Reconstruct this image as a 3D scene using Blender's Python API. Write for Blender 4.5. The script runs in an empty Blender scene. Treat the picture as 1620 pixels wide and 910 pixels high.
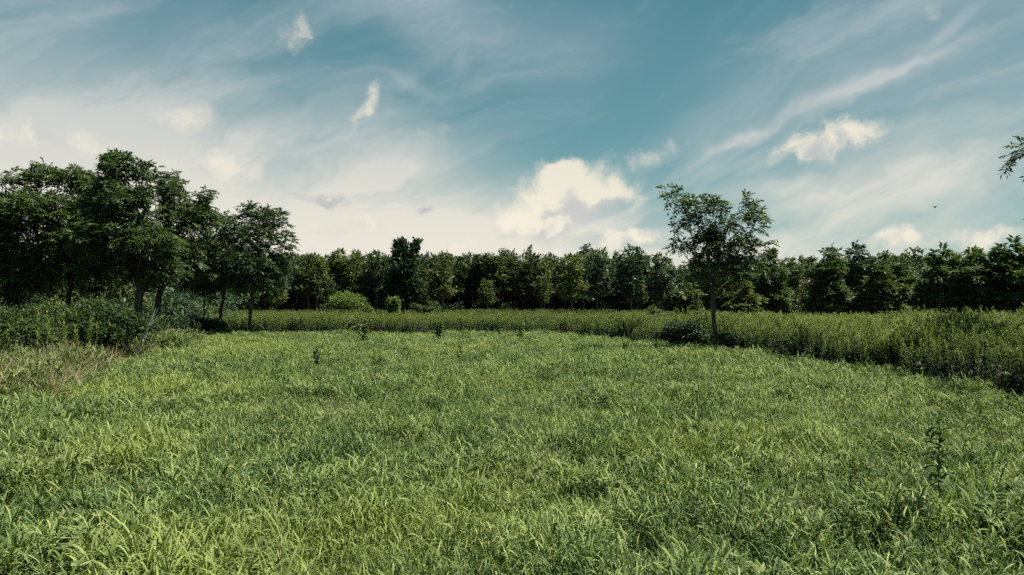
import bpy, math
import numpy as np
from mathutils import Vector, Matrix

# ------------------------------------------------------------------ camera, sky, sun, exposure
R = math.radians
scene = bpy.context.scene
COL = scene.collection
EYE = 1.70           # camera height
F = 1157.0           # focal length in pixels of the 1620 px wide photograph
HORIZON = 468.0      # pixel row of the horizon

cam_d = bpy.data.cameras.new('camera')
cam_d.sensor_width = 36.0
cam_d.lens = 36.0 * F / 1620.0
cam_d.clip_start = 0.05
cam_d.clip_end = 6000.0
cam = bpy.data.objects.new('camera', cam_d)
COL.objects.link(cam)
cam.location = (0, 0, EYE)
cam.rotation_euler = (R(90) + math.atan((HORIZON - 455.0) / F), 0, 0)
scene.camera = cam

SUN_AZ, SUN_EL = R(90), R(62)      # azimuth clockwise from the view direction (+Y)
SKY_STRENGTH = 0.051
EXPOSURE = 1.15
sun_d = bpy.data.lights.new('sun', 'SUN')
sun_d.energy = 5.0
sun_d.angle = R(0.53)
sun_d.color = (1.0, 0.93, 0.80)
sun = bpy.data.objects.new('sun', sun_d)
COL.objects.link(sun)
sdir = Vector((math.sin(SUN_AZ) * math.cos(SUN_EL), math.cos(SUN_AZ) * math.cos(SUN_EL), math.sin(SUN_EL)))
sun.rotation_euler = (-sdir).to_track_quat('-Z', 'Y').to_euler()
sun.location = sdir * 60

scene.view_settings.view_transform = 'Standard'
scene.view_settings.look = 'None'
scene.view_settings.exposure = EXPOSURE
scene.view_settings.gamma = 1.0
scene.view_settings.use_curve_mapping = False
scene.render.engine = 'CYCLES'
cy = scene.cycles
cy.max_bounces = 4
cy.diffuse_bounces = 2
cy.glossy_bounces = 2
cy.transmission_bounces = 3
cy.transparent_max_bounces = 4
cy.use_denoising = False
cy.use_adaptive_sampling = True
cy.adaptive_threshold = 0.03
cy.adaptive_min_samples = 12
cy.caustics_reflective = False
cy.caustics_refractive = False


def NT(nt):
    """small helper for wiring shader nodes"""
    nodes, links = nt.nodes, nt.links

    def put(sock, v):
        if isinstance(v, bpy.types.NodeSocket):
            links.new(v, sock)
        elif v is not None:
            sock.default_value = v

    def m(op, a=None, b=None, c=None, clamp=False):
        n = nodes.new('ShaderNodeMath'); n.operation = op; n.use_clamp = clamp
        put(n.inputs[0], a); put(n.inputs[1], b); put(n.inputs[2], c)
        return n.outputs[0]

    def vm(op, a=None, b=None):
        n = nodes.new('ShaderNodeVectorMath'); n.operation = op
        put(n.inputs[0], a); put(n.inputs[1], b)
        return n.outputs['Value'] if op in ('DOT_PRODUCT', 'LENGTH') else n.outputs[0]

    def noise(vec, scale, detail=4.0, rough=0.55, dist=0.0, color=False, dim='3D'):
        n = nodes.new('ShaderNodeTexNoise'); n.noise_dimensions = dim
        put(n.inputs['Vector'], vec); n.inputs['Scale'].default_value = scale
        n.inputs['Detail'].default_value = detail; n.inputs['Roughness'].default_value = rough
        n.inputs['Distortion'].default_value = dist
        return n.outputs['Color'] if color else n.outputs[0]

    def mix(fac, a, b, blend='MIX'):
        n = nodes.new('ShaderNodeMix'); n.data_type = 'RGBA'; n.blend_type = blend
        put(n.inputs[0], fac); put(n.inputs[6], a); put(n.inputs[7], b)
        return n.outputs[2]

    def smooth(x, lo, hi, a=0.0, b=1.0):
        n = nodes.new('ShaderNodeMapRange'); n.interpolation_type = 'SMOOTHSTEP'
        put(n.inputs[0], x); put(n.inputs[1], lo); put(n.inputs[2], hi); put(n.inputs[3], a); put(n.inputs[4], b)
        return n.outputs[0]

    def mapping(vec, loc=(0, 0, 0), rot=0.0, scale=(1, 1, 1), kind='TEXTURE'):
        n = nodes.new('ShaderNodeMapping'); n.vector_type = kind
        put(n.inputs[0], vec); n.inputs[1].default_value = loc
        n.inputs[2].default_value = (0, 0, rot); n.inputs[3].default_value = scale
        return n.outputs[0]

    class H: pass
    h = H()
    h.put, h.m, h.vm, h.noise, h.mix, h.smooth, h.mapping, h.nodes, h.links = put, m, vm, noise, mix, smooth, mapping, nodes, links
    return h


def sky_angle(u, v):
    """azimuth and elevation of a direction in the sky"""
    a = math.atan((u - 810.0) / F)
    return a, math.atan((HORIZON - v) / math.hypot(F, u - 810.0))


def build_world():
    w = bpy.data.worlds.new('World'); scene.world = w; w.use_nodes = True
    nt = w.node_tree; nt.nodes.clear(); h = NT(nt)
    out = nt.nodes.new('ShaderNodeOutputWorld'); bg = nt.nodes.new('ShaderNodeBackground')
    nt.links.new(bg.outputs[0], out.inputs[0])
    sky = nt.nodes.new('ShaderNodeTexSky'); sky.sky_type = 'NISHITA'; sky.sun_disc = False
    sky.sun_elevation = SUN_EL; sky.sun_rotation = SUN_AZ
    sky.air_density = 1.0; sky.dust_density = 0.6; sky.ozone_density = 1.0
    tc = nt.nodes.new('ShaderNodeTexCoord'); d = tc.outputs['Generated']
    sp = nt.nodes.new('ShaderNodeSeparateXYZ'); nt.links.new(d, sp.inputs[0])
    x, y, z = sp.outputs
    az = h.m('ARCTAN2', x, y); el = h.m('ARCSINE', z)
    cb = nt.nodes.new('ShaderNodeCombineXYZ'); h.put(cb.inputs[0], az); h.put(cb.inputs[1], el)
    ae = cb.outputs[0]

    def field(vec, blobs):
        """sum of soft elliptical spots in azimuth and elevation"""
        tot, base = None, vec
        for i, (u, v, ru, rv, rot, st) in enumerate(blobs):
            a0, e0 = sky_angle(u, v); ia, ie = F / ru, F / rv
            if i % 4 == 3:      # (a vanishing term: it only makes the spots evaluate one after the other)
                vec = h.vm('ADD', base, h.m('MULTIPLY', tot, 1e-9))
            if abs(rot) < 5:
                n = nt.nodes.new('ShaderNodeVectorMath'); n.operation = 'MULTIPLY_ADD'
                h.put(n.inputs[0], vec); n.inputs[1].default_value = (ia, ie, 0); n.inputs[2].default_value = (-a0 * ia, -e0 * ie, 0)
                r2 = h.vm('DOT_PRODUCT', n.outputs[0], n.outputs[0])
            else:
                c, s_ = math.cos(R(rot)), math.sin(R(rot))
                d1 = h.m('SUBTRACT', h.vm('DOT_PRODUCT', vec, (c * ia, s_ * ia, 0)), (a0 * c + e0 * s_) * ia)
                d2 = h.m('SUBTRACT', h.vm('DOT_PRODUCT', vec, (-s_ * ie, c * ie, 0)), (-a0 * s_ + e0 * c) * ie)
                r2 = h.m('MULTIPLY_ADD', d1, d1, h.m('MULTIPLY', d2, d2))
            tot = h.m('MULTIPLY_ADD', h.m('POWER', 0.36788, r2), st, 0.0 if tot is None else tot)
        return tot

    def warp(vec, scale, amt, detail=3.0):
        n = h.noise(vec, scale, detail, 0.6, color=True, dim='2D')
        n = h.vm('SUBTRACT', n, (0.5, 0.5, 0.5))
        n = h.vm('MULTIPLY', n, (amt, amt, 0.0))
        return h.vm('ADD', vec, n)

    def lin(vec, deg, sx, sy):
        c, s_ = math.cos(R(deg)), math.sin(R(deg))
        n = nt.nodes.new('ShaderNodeCombineXYZ')
        h.put(n.inputs[0], h.vm('DOT_PRODUCT', vec, (c / sx, s_ / sx, 0))); h.put(n.inputs[1], h.vm('DOT_PRODUCT', vec, (-s_ / sy, c / sy, 0)))
        return n.outputs[0]

    # blue part: daylight sky, a little towards teal as the camera recorded it
    nish = h.mix(1.0, sky.outputs[0], (0.36, 0.64, 0.58, 1), 'MULTIPLY')
    even = h.mix(h.smooth(el, 0.0, 0.42), (2.0, 4.6, 5.0, 1), (0.80, 2.75, 3.35, 1))
    blue = h.mix(0.35, even, nish)

    # high thin veil and wisps of cirrus
    veil_blobs = [(20, 320, 300, 120, 4, .85), (420, 385, 430, 110, -6, .95), (720, 330, 210, 80, -16, .62), (250, 240, 200, 60, -8, .35),
                  (90, 100, 300, 120, 8, .50), (690, 12, 110, 46, -20, .66), (640, 40, 70, 26, -14, .25), (880, 70, 130, 66, 12, .36),
                  (1320, 165, 130, 15, 20, .62), (1410, 128, 60, 16, 14, .40), (1140, 185, 130, 24, 26, .26), (1410, 285, 200, 46, 14, .38),
                  (1560, 190, 190, 140, 24, .26), (1430, 60, 260, 80, 14, .42), (1170, 232, 50, 7, 13, .50), (1250, 310, 110, 26, 4, .4),
                  (1530, 45, 44, 9, 36, .36), (1300, 400, 420, 42, 0, .14), (900, 415, 500, 36, 0, .40), (645, 134, 45, 13, -20, .28), (960, 330, 90, 40, 0, .30)]
    wv = warp(ae, 5.0, 0.075, 4.0)
    veil = field(wv, veil_blobs)
    streak = h.noise(lin(wv, 18, 1.0, 0.26), 2.6, 5.0, 0.60, 0.5, dim='2D')
    fine = h.noise(lin(wv, 25, 0.36, 0.10), 2.2, 5.0, 0.66, dim='2D')
    st = h.m('ADD', h.m('MULTIPLY', streak, 0.82), h.m('MULTIPLY', fine, 0.32))
    base = h.m('MULTIPLY', h.smooth(streak, 0.38, 0.75, 0.04, 0.34), h.smooth(fine, 0.3, 0.7, 0.75, 1.1))
    veil = h.m('ADD', h.m('MULTIPLY', veil, h.smooth(st, 0.28, 0.86, 0.55, 1.12)), base)
    low = h.smooth(el, 0.0, 0.22, 0.15, 0.0)
    veil = h.m('MINIMUM', h.m('ADD', veil, low), 0.95)
    veil_col = h.mix(h.smooth(el, 0.03, 0.36), (9.0, 8.4, 7.25, 1), (4.6, 5.4, 5.75, 1))
    col = h.mix(veil, blue, veil_col)

    # cumulus: soft heaps with ragged edges
    cum = [(866, 314, 50, 32, 0, 1.1), (950, 302, 68, 28, -4, .95), (850, 358, 74, 26, 0, 1.0), (886, 276, 36, 22, 0, 1.3), (905, 335, 56, 26, 0, .45), (1000, 340, 40, 30, 0, .20),
           (1012, 382, 36, 13, 4, .80), (970, 392, 22, 16, 0, .80), (900, 408, 70, 10, 0, .6), (1040, 376, 30, 12, 0, .4),
           (1305, 226, 58, 22, 8, .50), (1345, 210, 44, 18, 6, .46), (1268, 226, 26, 17, 0, .58), (1300, 245, 26, 12, 0, .30),
           (1425, 382, 38, 14, 0, .85), (1565, 378, 42, 16, 0, .80), (1235, 398, 24, 15, 0, .8), (1020, 248, 60, 15, 6, .48),
           (290, 180, 62, 23, -3, .50), (570, 178, 19, 40, -36, .58), (586, 130, 16, 16, 0, .46), (458, 60, 30, 22, -24, .48), (476, 42, 12, 14, 0, .4),
           (1490, 14, 14, 22, 0, .40), (330, 262, 80, 20, 0, .60), (60, 215, 110, 20, 0, .58), (720, 397, 70, 14, 0, .5), (560, 360, 80, 18, 0, .50), (500, 402, 40, 14, 0, .5), (445, 212, 40, 14, 0, .36), (690, 215, 40, 14, 0, .36)]
    wc = warp(ae, 14.0, 0.058, 5.0)
    dens_raw = field(wc, cum)
    # the heaps go on round the rest of the horizon
    ring = h.m('MULTIPLY', h.smooth(h.noise(h.vm('MULTIPLY', ae, (1, 2, 0)), 4.2, 3.0, 0.55, dim='2D'), 0.60, 0.74), h.smooth(el, 0.03, 0.35, 0.9, 0.0))
    away = h.smooth(h.m('ABSOLUTE', az), 0.66, 0.90)
    dens_raw = h.m('ADD', dens_raw, h.m('MULTIPLY', ring, away))
    fb = h.noise(wc, 22.0, 5.0, 0.64, dim='2D')
    cumd = h.m('ADD', dens_raw, h.m('MULTIPLY', h.m('SUBTRACT', fb, 0.5), 0.75))
    cmask = h.smooth(cumd, 0.16, 0.88)
    # self shading of the heaps: compare the density a little way towards the sun
    fb2 = h.noise(h.vm('ADD', wc, (0.012, 0.026, 0.0)), 22.0, 3.0, 0.6, dim='2D')
    shade = h.m('ADD', h.m('MULTIPLY', h.m('SUBTRACT', fb, fb2), 1.6), 0.30)
    big = cum[:6]
    rise = h.m('SUBTRACT', field(wc, big), field(h.vm('ADD', wc, (-0.006, 0.020, 0.0)), big))
    shade = h.m('ADD', shade, h.m('MULTIPLY', rise, 0.85))
    ccol = h.mix(h.smooth(shade, -0.20, 0.62), (6.3, 6.3, 6.1, 1), (10.2, 9.2, 7.5, 1))
    col = h.mix(h.m('MULTIPLY', cmask, 0.80), col, ccol)

    # small grey flecks of low cloud
    grey = field(wc, [(520, 318, 34, 9, 0, .9), (672, 332, 18, 7, 6, .8), (470, 322, 24, 7, 0, .5), (870, 334, 30, 12, 0, .8), (450, 306, 10, 5, 0, .5), (550, 378, 40, 9, 0, .4)])
    gm = h.smooth(h.m('ADD', grey, h.m('MULTIPLY', h.m('SUBTRACT', fb, 0.5), 0.8)), 0.25, 1.0, 0.0, 0.75)
    col = h.mix(gm, col, (4.7, 4.95, 5.0, 1))
    col = h.mix(1.0, col, (0.855, 0.855, 0.855, 1), 'MULTIPLY')
    nt.links.new(col, bg.inputs[0])
    bg.inputs[1].default_value = SKY_STRENGTH
    w.cycles.sampling_method = 'MANUAL'; w.cycles.sample_map_resolution = 256


build_world()

# ------------------------------------------------------------------ helpers
def at(u, v, Y):
    """the point at distance Y that the photograph shows at pixel u, v"""
    return np.array([(u - 810.0) / F * Y, Y, EYE - (v - HORIZON) / F * Y])


def px(u, Y):
    return (u - 810.0) / F * Y


def vnoise(x, y, sc, seed):
    """smooth value noise for patchy growth"""
    rng = np.random.RandomState(seed); g = rng.rand(64, 64)
    fx, fy = (x * sc) % 64, (y * sc) % 64
    i, j = np.floor(fx).astype(int), np.floor(fy).astype(int); a, b = fx - i, fy - j
    a = a * a * (3 - 2 * a); b = b * b * (3 - 2 * b)
    i1, j1 = (i + 1) % 64, (j + 1) % 64; i, j = i % 64, j % 64
    return (g[i, j] * (1 - a) + g[i1, j] * a) * (1 - b) + (g[i, j1] * (1 - a) + g[i1, j1] * a) * b


def unit(v):
    return v / np.maximum(np.linalg.norm(v, axis=-1, keepdims=True), 1e-9)


def mesh_of(name, verts, faces_list, mat, tint=None, smooth=False):
    """faces_list: arrays (m,3) or (m,4); tint: per-vertex float"""
    me = bpy.data.meshes.new(name)
    verts = np.asarray(verts, dtype=np.float32).reshape(-1, 3)
    loops, starts, totals, s = [], [], [], 0
    for f in faces_list:
        f = np.asarray(f, dtype=np.int32)
        if len(f) == 0:
            continue
        n, k = f.shape
        loops.append(f.ravel()); starts.append(s + np.arange(n, dtype=np.int32) * k); totals.append(np.full(n, k, np.int32)); s += n * k
    loops = np.concatenate(loops); starts = np.concatenate(starts); totals = np.concatenate(totals)
    me.vertices.add(len(verts)); me.vertices.foreach_set('co', verts.ravel())
    me.loops.add(len(loops)); me.loops.foreach_set('vertex_index', loops)
    me.polygons.add(len(starts)); me.polygons.foreach_set('loop_start', starts); me.polygons.foreach_set('loop_total', totals)
    if smooth:
        me.polygons.foreach_set('use_smooth', np.ones(len(starts), dtype=bool))
    me.update(calc_edges=True)
    if tint is not None:
        a = me.attributes.new('tint', 'FLOAT', 'POINT'); a.data.foreach_set('value', np.asarray(tint, dtype=np.float32))
    if mat:
        me.materials.append(mat)
    return me


def link(name, data, parent=None, loc=(0, 0, 0), rz=0.0, scale=1.0):
    o = bpy.data.objects.new(name, data); COL.objects.link(o)
    o.location = loc; o.rotation_euler = (0, 0, rz)
    o.scale = (scale,) * 3 if not isinstance(scale, tuple) else scale
    if parent:
        o.parent = parent
    return o


def tag(o, label=None, cat=None, group=None, kind=None):
    for k, v in (('label', label), ('category', cat), ('group', group), ('kind', kind)):
        if v:
            o[k] = v
    return o


def thing(name, label, cat, loc, rz=0.0, scale=1.0, group=None):
    return tag(link(name, None, None, loc, rz, scale), label, cat, group)


# ------------------------------------------------------------------ materials
def foliage(name, c_dark, c_mid, c_pale, transl=0.35, rough=0.5, spec=0.35, patch=None, patch_scale=0.25, rnd=0.5, transl_gain=1.5, mottle=0.0):
    """two-sided leaf: colour runs dark > mid > pale with the leaf's own tint, the plant and broad patches of growth"""
    mt = bpy.data.materials.new(name); mt.use_nodes = True
    nt = mt.node_tree; nt.nodes.clear(); h = NT(nt)
    out = nt.nodes.new('ShaderNodeOutputMaterial')
    at_ = nt.nodes.new('ShaderNodeAttribute'); at_.attribute_name = 'tint'
    oi = nt.nodes.new('ShaderNodeObjectInfo'); ge = nt.nodes.new('ShaderNodeNewGeometry')
    n1 = h.noise(ge.outputs['Position'], patch_scale, 3.0, 0.6)
    t = h.m('ADD', at_.outputs['Fac'], h.m('MULTIPLY', h.m('SUBTRACT', oi.outputs['Random'], 0.5), rnd))
    t = h.m('ADD', t, h.m('MULTIPLY', h.m('SUBTRACT', n1, 0.5), 0.8))
    if mottle:      # clumps of different grasses side by side
        n3 = h.noise(ge.outputs['Position'], 2.1, 2.0, 0.6)
        t = h.m('ADD', t, h.m('MULTIPLY', h.m('SUBTRACT', n3, 0.5), mottle))
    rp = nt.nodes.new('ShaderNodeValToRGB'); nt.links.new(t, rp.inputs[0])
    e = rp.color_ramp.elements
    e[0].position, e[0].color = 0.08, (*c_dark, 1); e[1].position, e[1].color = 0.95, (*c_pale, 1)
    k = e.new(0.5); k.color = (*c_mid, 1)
    col = rp.outputs[0]
    if patch:
        n2 = h.noise(h.vm('ADD', ge.outputs['Position'], (31.0, 7.0, 3.0)), patch_scale * 0.8, 3.0, 0.6)
        col = h.mix(h.smooth(n2, 0.52, 0.72, 0.0, 0.75), col, (*patch, 1))
    p = nt.nodes.new('ShaderNodeBsdfPrincipled')
    h.put(p.inputs['Base Color'], col); p.inputs['Roughness'].default_value = rough
    p.inputs['Specular IOR Level'].default_value = spec
    tr = nt.nodes.new('ShaderNodeBsdfTranslucent')
    tcol = h.mix(1.0, col, (1.30 * transl_gain / 1.5, 1.40 * transl_gain / 1.5, 0.60, 1), 'MULTIPLY')
    h.put(tr.inputs[0], tcol)
    ms = nt.nodes.new('ShaderNodeMixShader'); ms.inputs[0].default_value = transl
    nt.links.new(p.outputs[0], ms.inputs[1]); nt.links.new(tr.outputs[0], ms.inputs[2])
    nt.links.new(ms.outputs[0], out.inputs[0])
    return mt


def solid(name, c1, c2, scale=8.0, rough=0.85, stretch=1.0, bump=0.0):
    mt = bpy.data.materials.new(name); mt.use_nodes = True
    nt = mt.node_tree; h = NT(nt); p = nt.nodes['Principled BSDF']
    tc = nt.nodes.new('ShaderNodeTexCoord')
    v = h.mapping(tc.outputs['Object'], scale=(1, 1, stretch))
    n = h.noise(v, scale, 6.0, 0.65)
    h.put(p.inputs['Base Color'], h.mix(h.smooth(n, 0.3, 0.7), (*c1, 1), (*c2, 1)))
    p.inputs['Roughness'].default_value = rough; p.inputs['Specular IOR Level'].default_value = 0.2
    if bump:
        b = nt.nodes.new('ShaderNodeBump'); b.inputs['Strength'].default_value = bump; b.inputs['Distance'].default_value = 0.02
        nt.links.new(n, b.inputs['Height']); nt.links.new(b.outputs[0], p.inputs['Normal'])
    return mt


M_GRASS = foliage('meadow_blades', (0.021, 0.049, 0.017), (0.094, 0.148, 0.047), (0.258, 0.308, 0.112), 0.20, 0.6, 0.14, (0.190, 0.228, 0.058), 0.30, 0.5, mottle=1.0)
M_FORB = foliage('meadow_forb_leaves', (0.040, 0.074, 0.028), (0.100, 0.148, 0.056), (0.21, 0.245, 0.10), 0.26, 0.6, 0.15, None, 0.5, 0.5)
M_DRY = foliage('dry_blades', (0.085, 0.078, 0.042), (0.185, 0.165, 0.095), (0.33, 0.295, 0.185), 0.25, 0.7, 0.2, None, 0.6, 0.5)
M_WEED = foliage('goldenrod_leaves', (0.020, 0.038, 0.016), (0.068, 0.102, 0.032), (0.192, 0.222, 0.072), 0.30, 0.65, 0.15, (0.070, 0.105, 0.045), 0.16, 0.4)
M_DEADLEAF = foliage('withered_leaves', (0.035, 0.032, 0.028), (0.075, 0.068, 0.060), (0.17, 0.155, 0.13), 0.15, 0.8, 0.15, None, 0.5, 0.4)
M_TREE = foliage('tree_leaves', (0.024, 0.049, 0.018), (0.055, 0.092, 0.031), (0.108, 0.145, 0.050), 0.36, 0.52, 0.28, None, 0.5, 0.4)
M_LONE = foliage('lone_tree_leaves', (0.020, 0.044, 0.022), (0.044, 0.078, 0.034), (0.085, 0.122, 0.054), 0.30, 0.52, 0.28, None, 0.6, 0.3)
M_WOOD = foliage('wood_leaves', (0.024, 0.044, 0.018), (0.050, 0.076, 0.027), (0.098, 0.118, 0.042), 0.28, 0.5, 0.35, None, 0.10, 0.8)
M_BLUISH = foliage('bluish_wood_leaves', (0.026, 0.052, 0.032), (0.056, 0.092, 0.054), (0.100, 0.140, 0.078), 0.28, 0.5, 0.35, None, 0.2, 0.5)
M_OLIVE = foliage('olive_leaves', (0.042, 0.062, 0.018), (0.082, 0.108, 0.030), (0.140, 0.160, 0.046), 0.32, 0.5, 0.3, None, 0.4, 0.4)
M_SHRUB = foliage('shrub_leaves', (0.014, 0.031, 0.011), (0.036, 0.064, 0.019), (0.088, 0.120, 0.036), 0.32, 0.6, 0.2, None, 0.7, 0.4)
M_BRIGHT = foliage('bright_shrub_leaves', (0.060, 0.100, 0.022), (0.115, 0.165, 0.036), (0.185, 0.225, 0.058), 0.35, 0.5, 0.3, None, 0.6, 0.3)
M_DARKLEAF_SHADE = foliage('dark_leaves_and_shade', (0.014, 0.034, 0.017), (0.026, 0.055, 0.025), (0.050, 0.085, 0.036), 0.22, 0.55, 0.25, None, 0.6, 0.3)  # dark leaves; the colour also stands in for shade on weeds, bushes, undergrowth
M_BARK = solid('bark', (0.030, 0.027, 0.023), (0.085, 0.076, 0.064), 9.0, 0.9, 4.0, 0.5)
M_BARKPALE = solid('pale_bark', (0.085, 0.080, 0.068), (0.21, 0.195, 0.17), 9.0, 0.9, 4.0, 0.5)
M_DEAD = solid('dead_wood', (0.26, 0.23, 0.18), (0.48, 0.43, 0.35), 14.0, 0.85, 3.0, 0.3)
M_STALK = solid('stalk', (0.055, 0.065, 0.030), (0.105, 0.110, 0.055), 20.0, 0.8)
M_SOIL = solid('meadow_soil', (0.030, 0.032, 0.016), (0.060, 0.062, 0.028), 1.7, 1.0, 1.0, 0.6)
M_FEATHER = solid('dark_feathers', (0.018, 0.018, 0.020), (0.040, 0.038, 0.036), 30.0, 0.7)

# ------------------------------------------------------------------ ground
def build_ground():
    n = 60
    g = np.concatenate([np.linspace(-1500, -70, 8), np.linspace(-60, 60, n), np.linspace(70, 1500, 8)])
    gx, gy = np.meshgrid(g, g + 40)
    near = np.exp(-((gx / 60) ** 2 + ((gy - 40) / 60) ** 2))
    gz = (0.05 * np.sin(gx * 0.35 + 1) * np.cos(gy * 0.28) + 0.03 * np.sin(gx * 0.9 + gy * 0.7)) * near - 0.02
    k = len(g)
    i = np.arange(k * k).reshape(k, k)
    f = np.stack([i[:-1, :-1], i[:-1, 1:], i[1:, 1:], i[1:, :-1]], -1).reshape(-1, 4)
    o = link('ground', mesh_of('ground', np.stack([gx, gy, gz], -1), [f], M_SOIL, smooth=True))
    tag(o, 'flat soil under the meadow and the wood', 'ground', kind='structure')


build_ground()

# ------------------------------------------------------------------ blades, leaves and tubes as arrays
def blades(rng, base, az, lean, curl, length, width, seg=4, tint=None, fold=0.0):
    """arching strips; all arguments arrays of n. returns verts, quads, tris, tint"""
    n = len(az); s = np.linspace(0, 1, seg + 1)
    th = lean[:, None] + curl[:, None] * s[None] ** 1.3
    ds = (length / seg)[:, None]
    hx = np.concatenate([np.zeros((n, 1)), np.cumsum(np.sin((th[:, 1:] + th[:, :-1]) / 2) * ds, 1)], 1)
    hz = np.concatenate([np.zeros((n, 1)), np.cumsum(np.cos((th[:, 1:] + th[:, :-1]) / 2) * ds, 1)], 1)
    d = np.stack([np.cos(az), np.sin(az)], -1)
    c = np.zeros((n, seg + 1, 3))
    c[..., 0] = base[:, None, 0] + hx * d[:, None, 0]; c[..., 1] = base[:, None, 1] + hx * d[:, None, 1]; c[..., 2] = base[:, None, 2] + hz
    w = (width[:, None] * 0.5) * np.interp(s, [0, .3, .75, 1], [.55, 1, .72, 0.0])[None]
    tw = az + np.pi / 2 + rng.normal(0, .45, n)
    sd = np.stack([np.cos(tw), np.sin(tw), rng.normal(0, .25, n)], -1)
    L = c - sd[:, None] * w[..., None]; Rr = c + sd[:, None] * w[..., None]
    per = 2 * seg + 1
    v = np.zeros((n, per, 3))
    v[:, 0:2 * seg:2] = L[:, :seg]; v[:, 1:2 * seg:2] = Rr[:, :seg]; v[:, 2 * seg] = c[:, seg]
    q = np.array([[2 * i, 2 * i + 1, 2 * i + 3, 2 * i + 2] for i in range(seg - 1)])
    t = np.array([[2 * seg - 2, 2 * seg - 1, 2 * seg]])
    off = (np.arange(n) * per)[:, None, None]
    tint = rng.rand(n) if tint is None else tint
    return v.reshape(-1, 3), (q[None] + off).reshape(-1, 4), (t[None] + off).reshape(-1, 3), np.repeat(tint, per)


class Geo:
    """collects arrays into one mesh"""
    def __init__(s): s.v, s.q, s.t, s.c, s.n = [], [], [], [], 0

    def add(s, v, q=None, t=None, tint=None):
        v = np.asarray(v).reshape(-1, 3)
        s.v.append(v)
        if q is not None and len(q): s.q.append(np.asarray(q) + s.n)
        if t is not None and len(t): s.t.append(np.asarray(t) + s.n)
        s.c.append(np.full(len(v), .5) if tint is None else tint); s.n += len(v)

    def mesh(s, name, mat, smooth=False):
        fl = []
        if s.q: fl.append(np.concatenate(s.q))
        if s.t: fl.append(np.concatenate(s.t))
        return mesh_of(name, np.concatenate(s.v), fl, mat, np.concatenate(s.c), smooth)


def rhombs(base, dirn, nrm, length, width, tint, bend=0.0):
    """leaf-shaped faces: base, side, tip, side (two triangles each, folded along the midrib)"""
    n = len(base)
    side = unit(np.cross(dirn, nrm)); up = unit(np.cross(side, dirn))
    mid = base + dirn * (length * .42)[:, None] + up * (length * bend)[:, None]
    tip = base + dirn * length[:, None]
    v = np.stack([base, mid + side * (width * .5)[:, None], tip, mid - side * (width * .5)[:, None]], 1)
    i = (np.arange(n) * 4)[:, None]
    return v.reshape(-1, 3), np.concatenate([i + np.array([[0, 1, 2]]), i + np.array([[0, 2, 3]])]), np.repeat(tint, 4)


def compound(rng, O, D, L, pairs=4, lw=0.036, ll=0.115, droop=0.35):
    """pinnate leaves: pairs of leaflets along a drooping rachis and one at its tip"""
    n = len(O); Z = np.array([0, 0, 1.0])
    roll = rng.normal(0, .35, (n, 3))
    S = unit(np.cross(D, Z + roll)); N = unit(np.cross(S, D))
    tin = rng.rand(n) * .6 + .2
    B, DD, NN, LL, WW, TT = [], [], [], [], [], []
    for j in range(pairs + 1):
        t = .28 + .72 * j / pairs
        P = O + D * (L * t)[:, None] - Z * (droop * L * t * t)[:, None]
        Dt = unit(D - Z * (2 * droop * t))
        for sg in ((1, -1) if j < pairs else (0,)):
            dl = unit(S * sg * .85 + Dt * (.55 if sg else 1.0) - Z * .22 + rng.normal(0, .18, (n, 3)))
            B.append(P); DD.append(dl); NN.append(unit(N + rng.normal(0, .30, (n, 3))))
            LL.append(ll * (.75 + .45 * math.sin(math.pi * (t - .15))) * (L / .33) * rng.uniform(.8, 1.2, n)); WW.append(lw * (L / .33) * rng.uniform(.8, 1.2, n))
            TT.append(np.clip(tin + rng.normal(0, .12, n), 0, 1))
    return rhombs(np.concatenate(B), np.concatenate(DD), np.concatenate(NN), np.concatenate(LL), np.concatenate(WW), np.concatenate(TT), -0.06)


def tubes(P, par, rad, sides=6):
    """a branching tube over a node tree (par[i] = parent index, -1 for the root)"""
    n = len(P); e = np.where(par >= 0)[0]
    d = np.zeros((n, 3)); d[e] = unit(P[e] - P[par[e]])
    root = np.where(par < 0)[0]
    for r in root:
        k = np.where(par == r)[0]
        d[r] = d[k[0]] if len(k) else (0, 0, 1)
    main = np.full(n, -1); order = np.argsort(rad[e])
    main[par[e][order]] = e[order]
    is_main = main[par[e]] == e
    ref = np.array([.31, .95, .04])

    def ring(c, dirn, r):
        a = unit(np.cross(dirn, ref)); b = np.cross(dirn, a)
        an = np.arange(sides) * 2 * np.pi / sides
        return c[:, None] + r[:, None, None] * (np.cos(an)[None, :, None] * a[:, None] + np.sin(an)[None, :, None] * b[:, None])
    d0 = np.where(is_main[:, None], d[par[e]], d[e]); r0 = np.where(is_main, rad[par[e]], np.minimum(rad[par[e]], rad[e] * 1.15))
    A = ring(P[par[e]], d0, r0); B = ring(P[e], d[e], rad[e])
    m = len(e); v = np.concatenate([A, B], 1).reshape(-1, 3)
    i = np.arange(sides); j = (i + 1) % sides
    q = np.stack([i, j, j + sides, i + sides], -1)
    return v, (q[None] + (np.arange(m) * 2 * sides)[:, None, None]).reshape(-1, 4)


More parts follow.
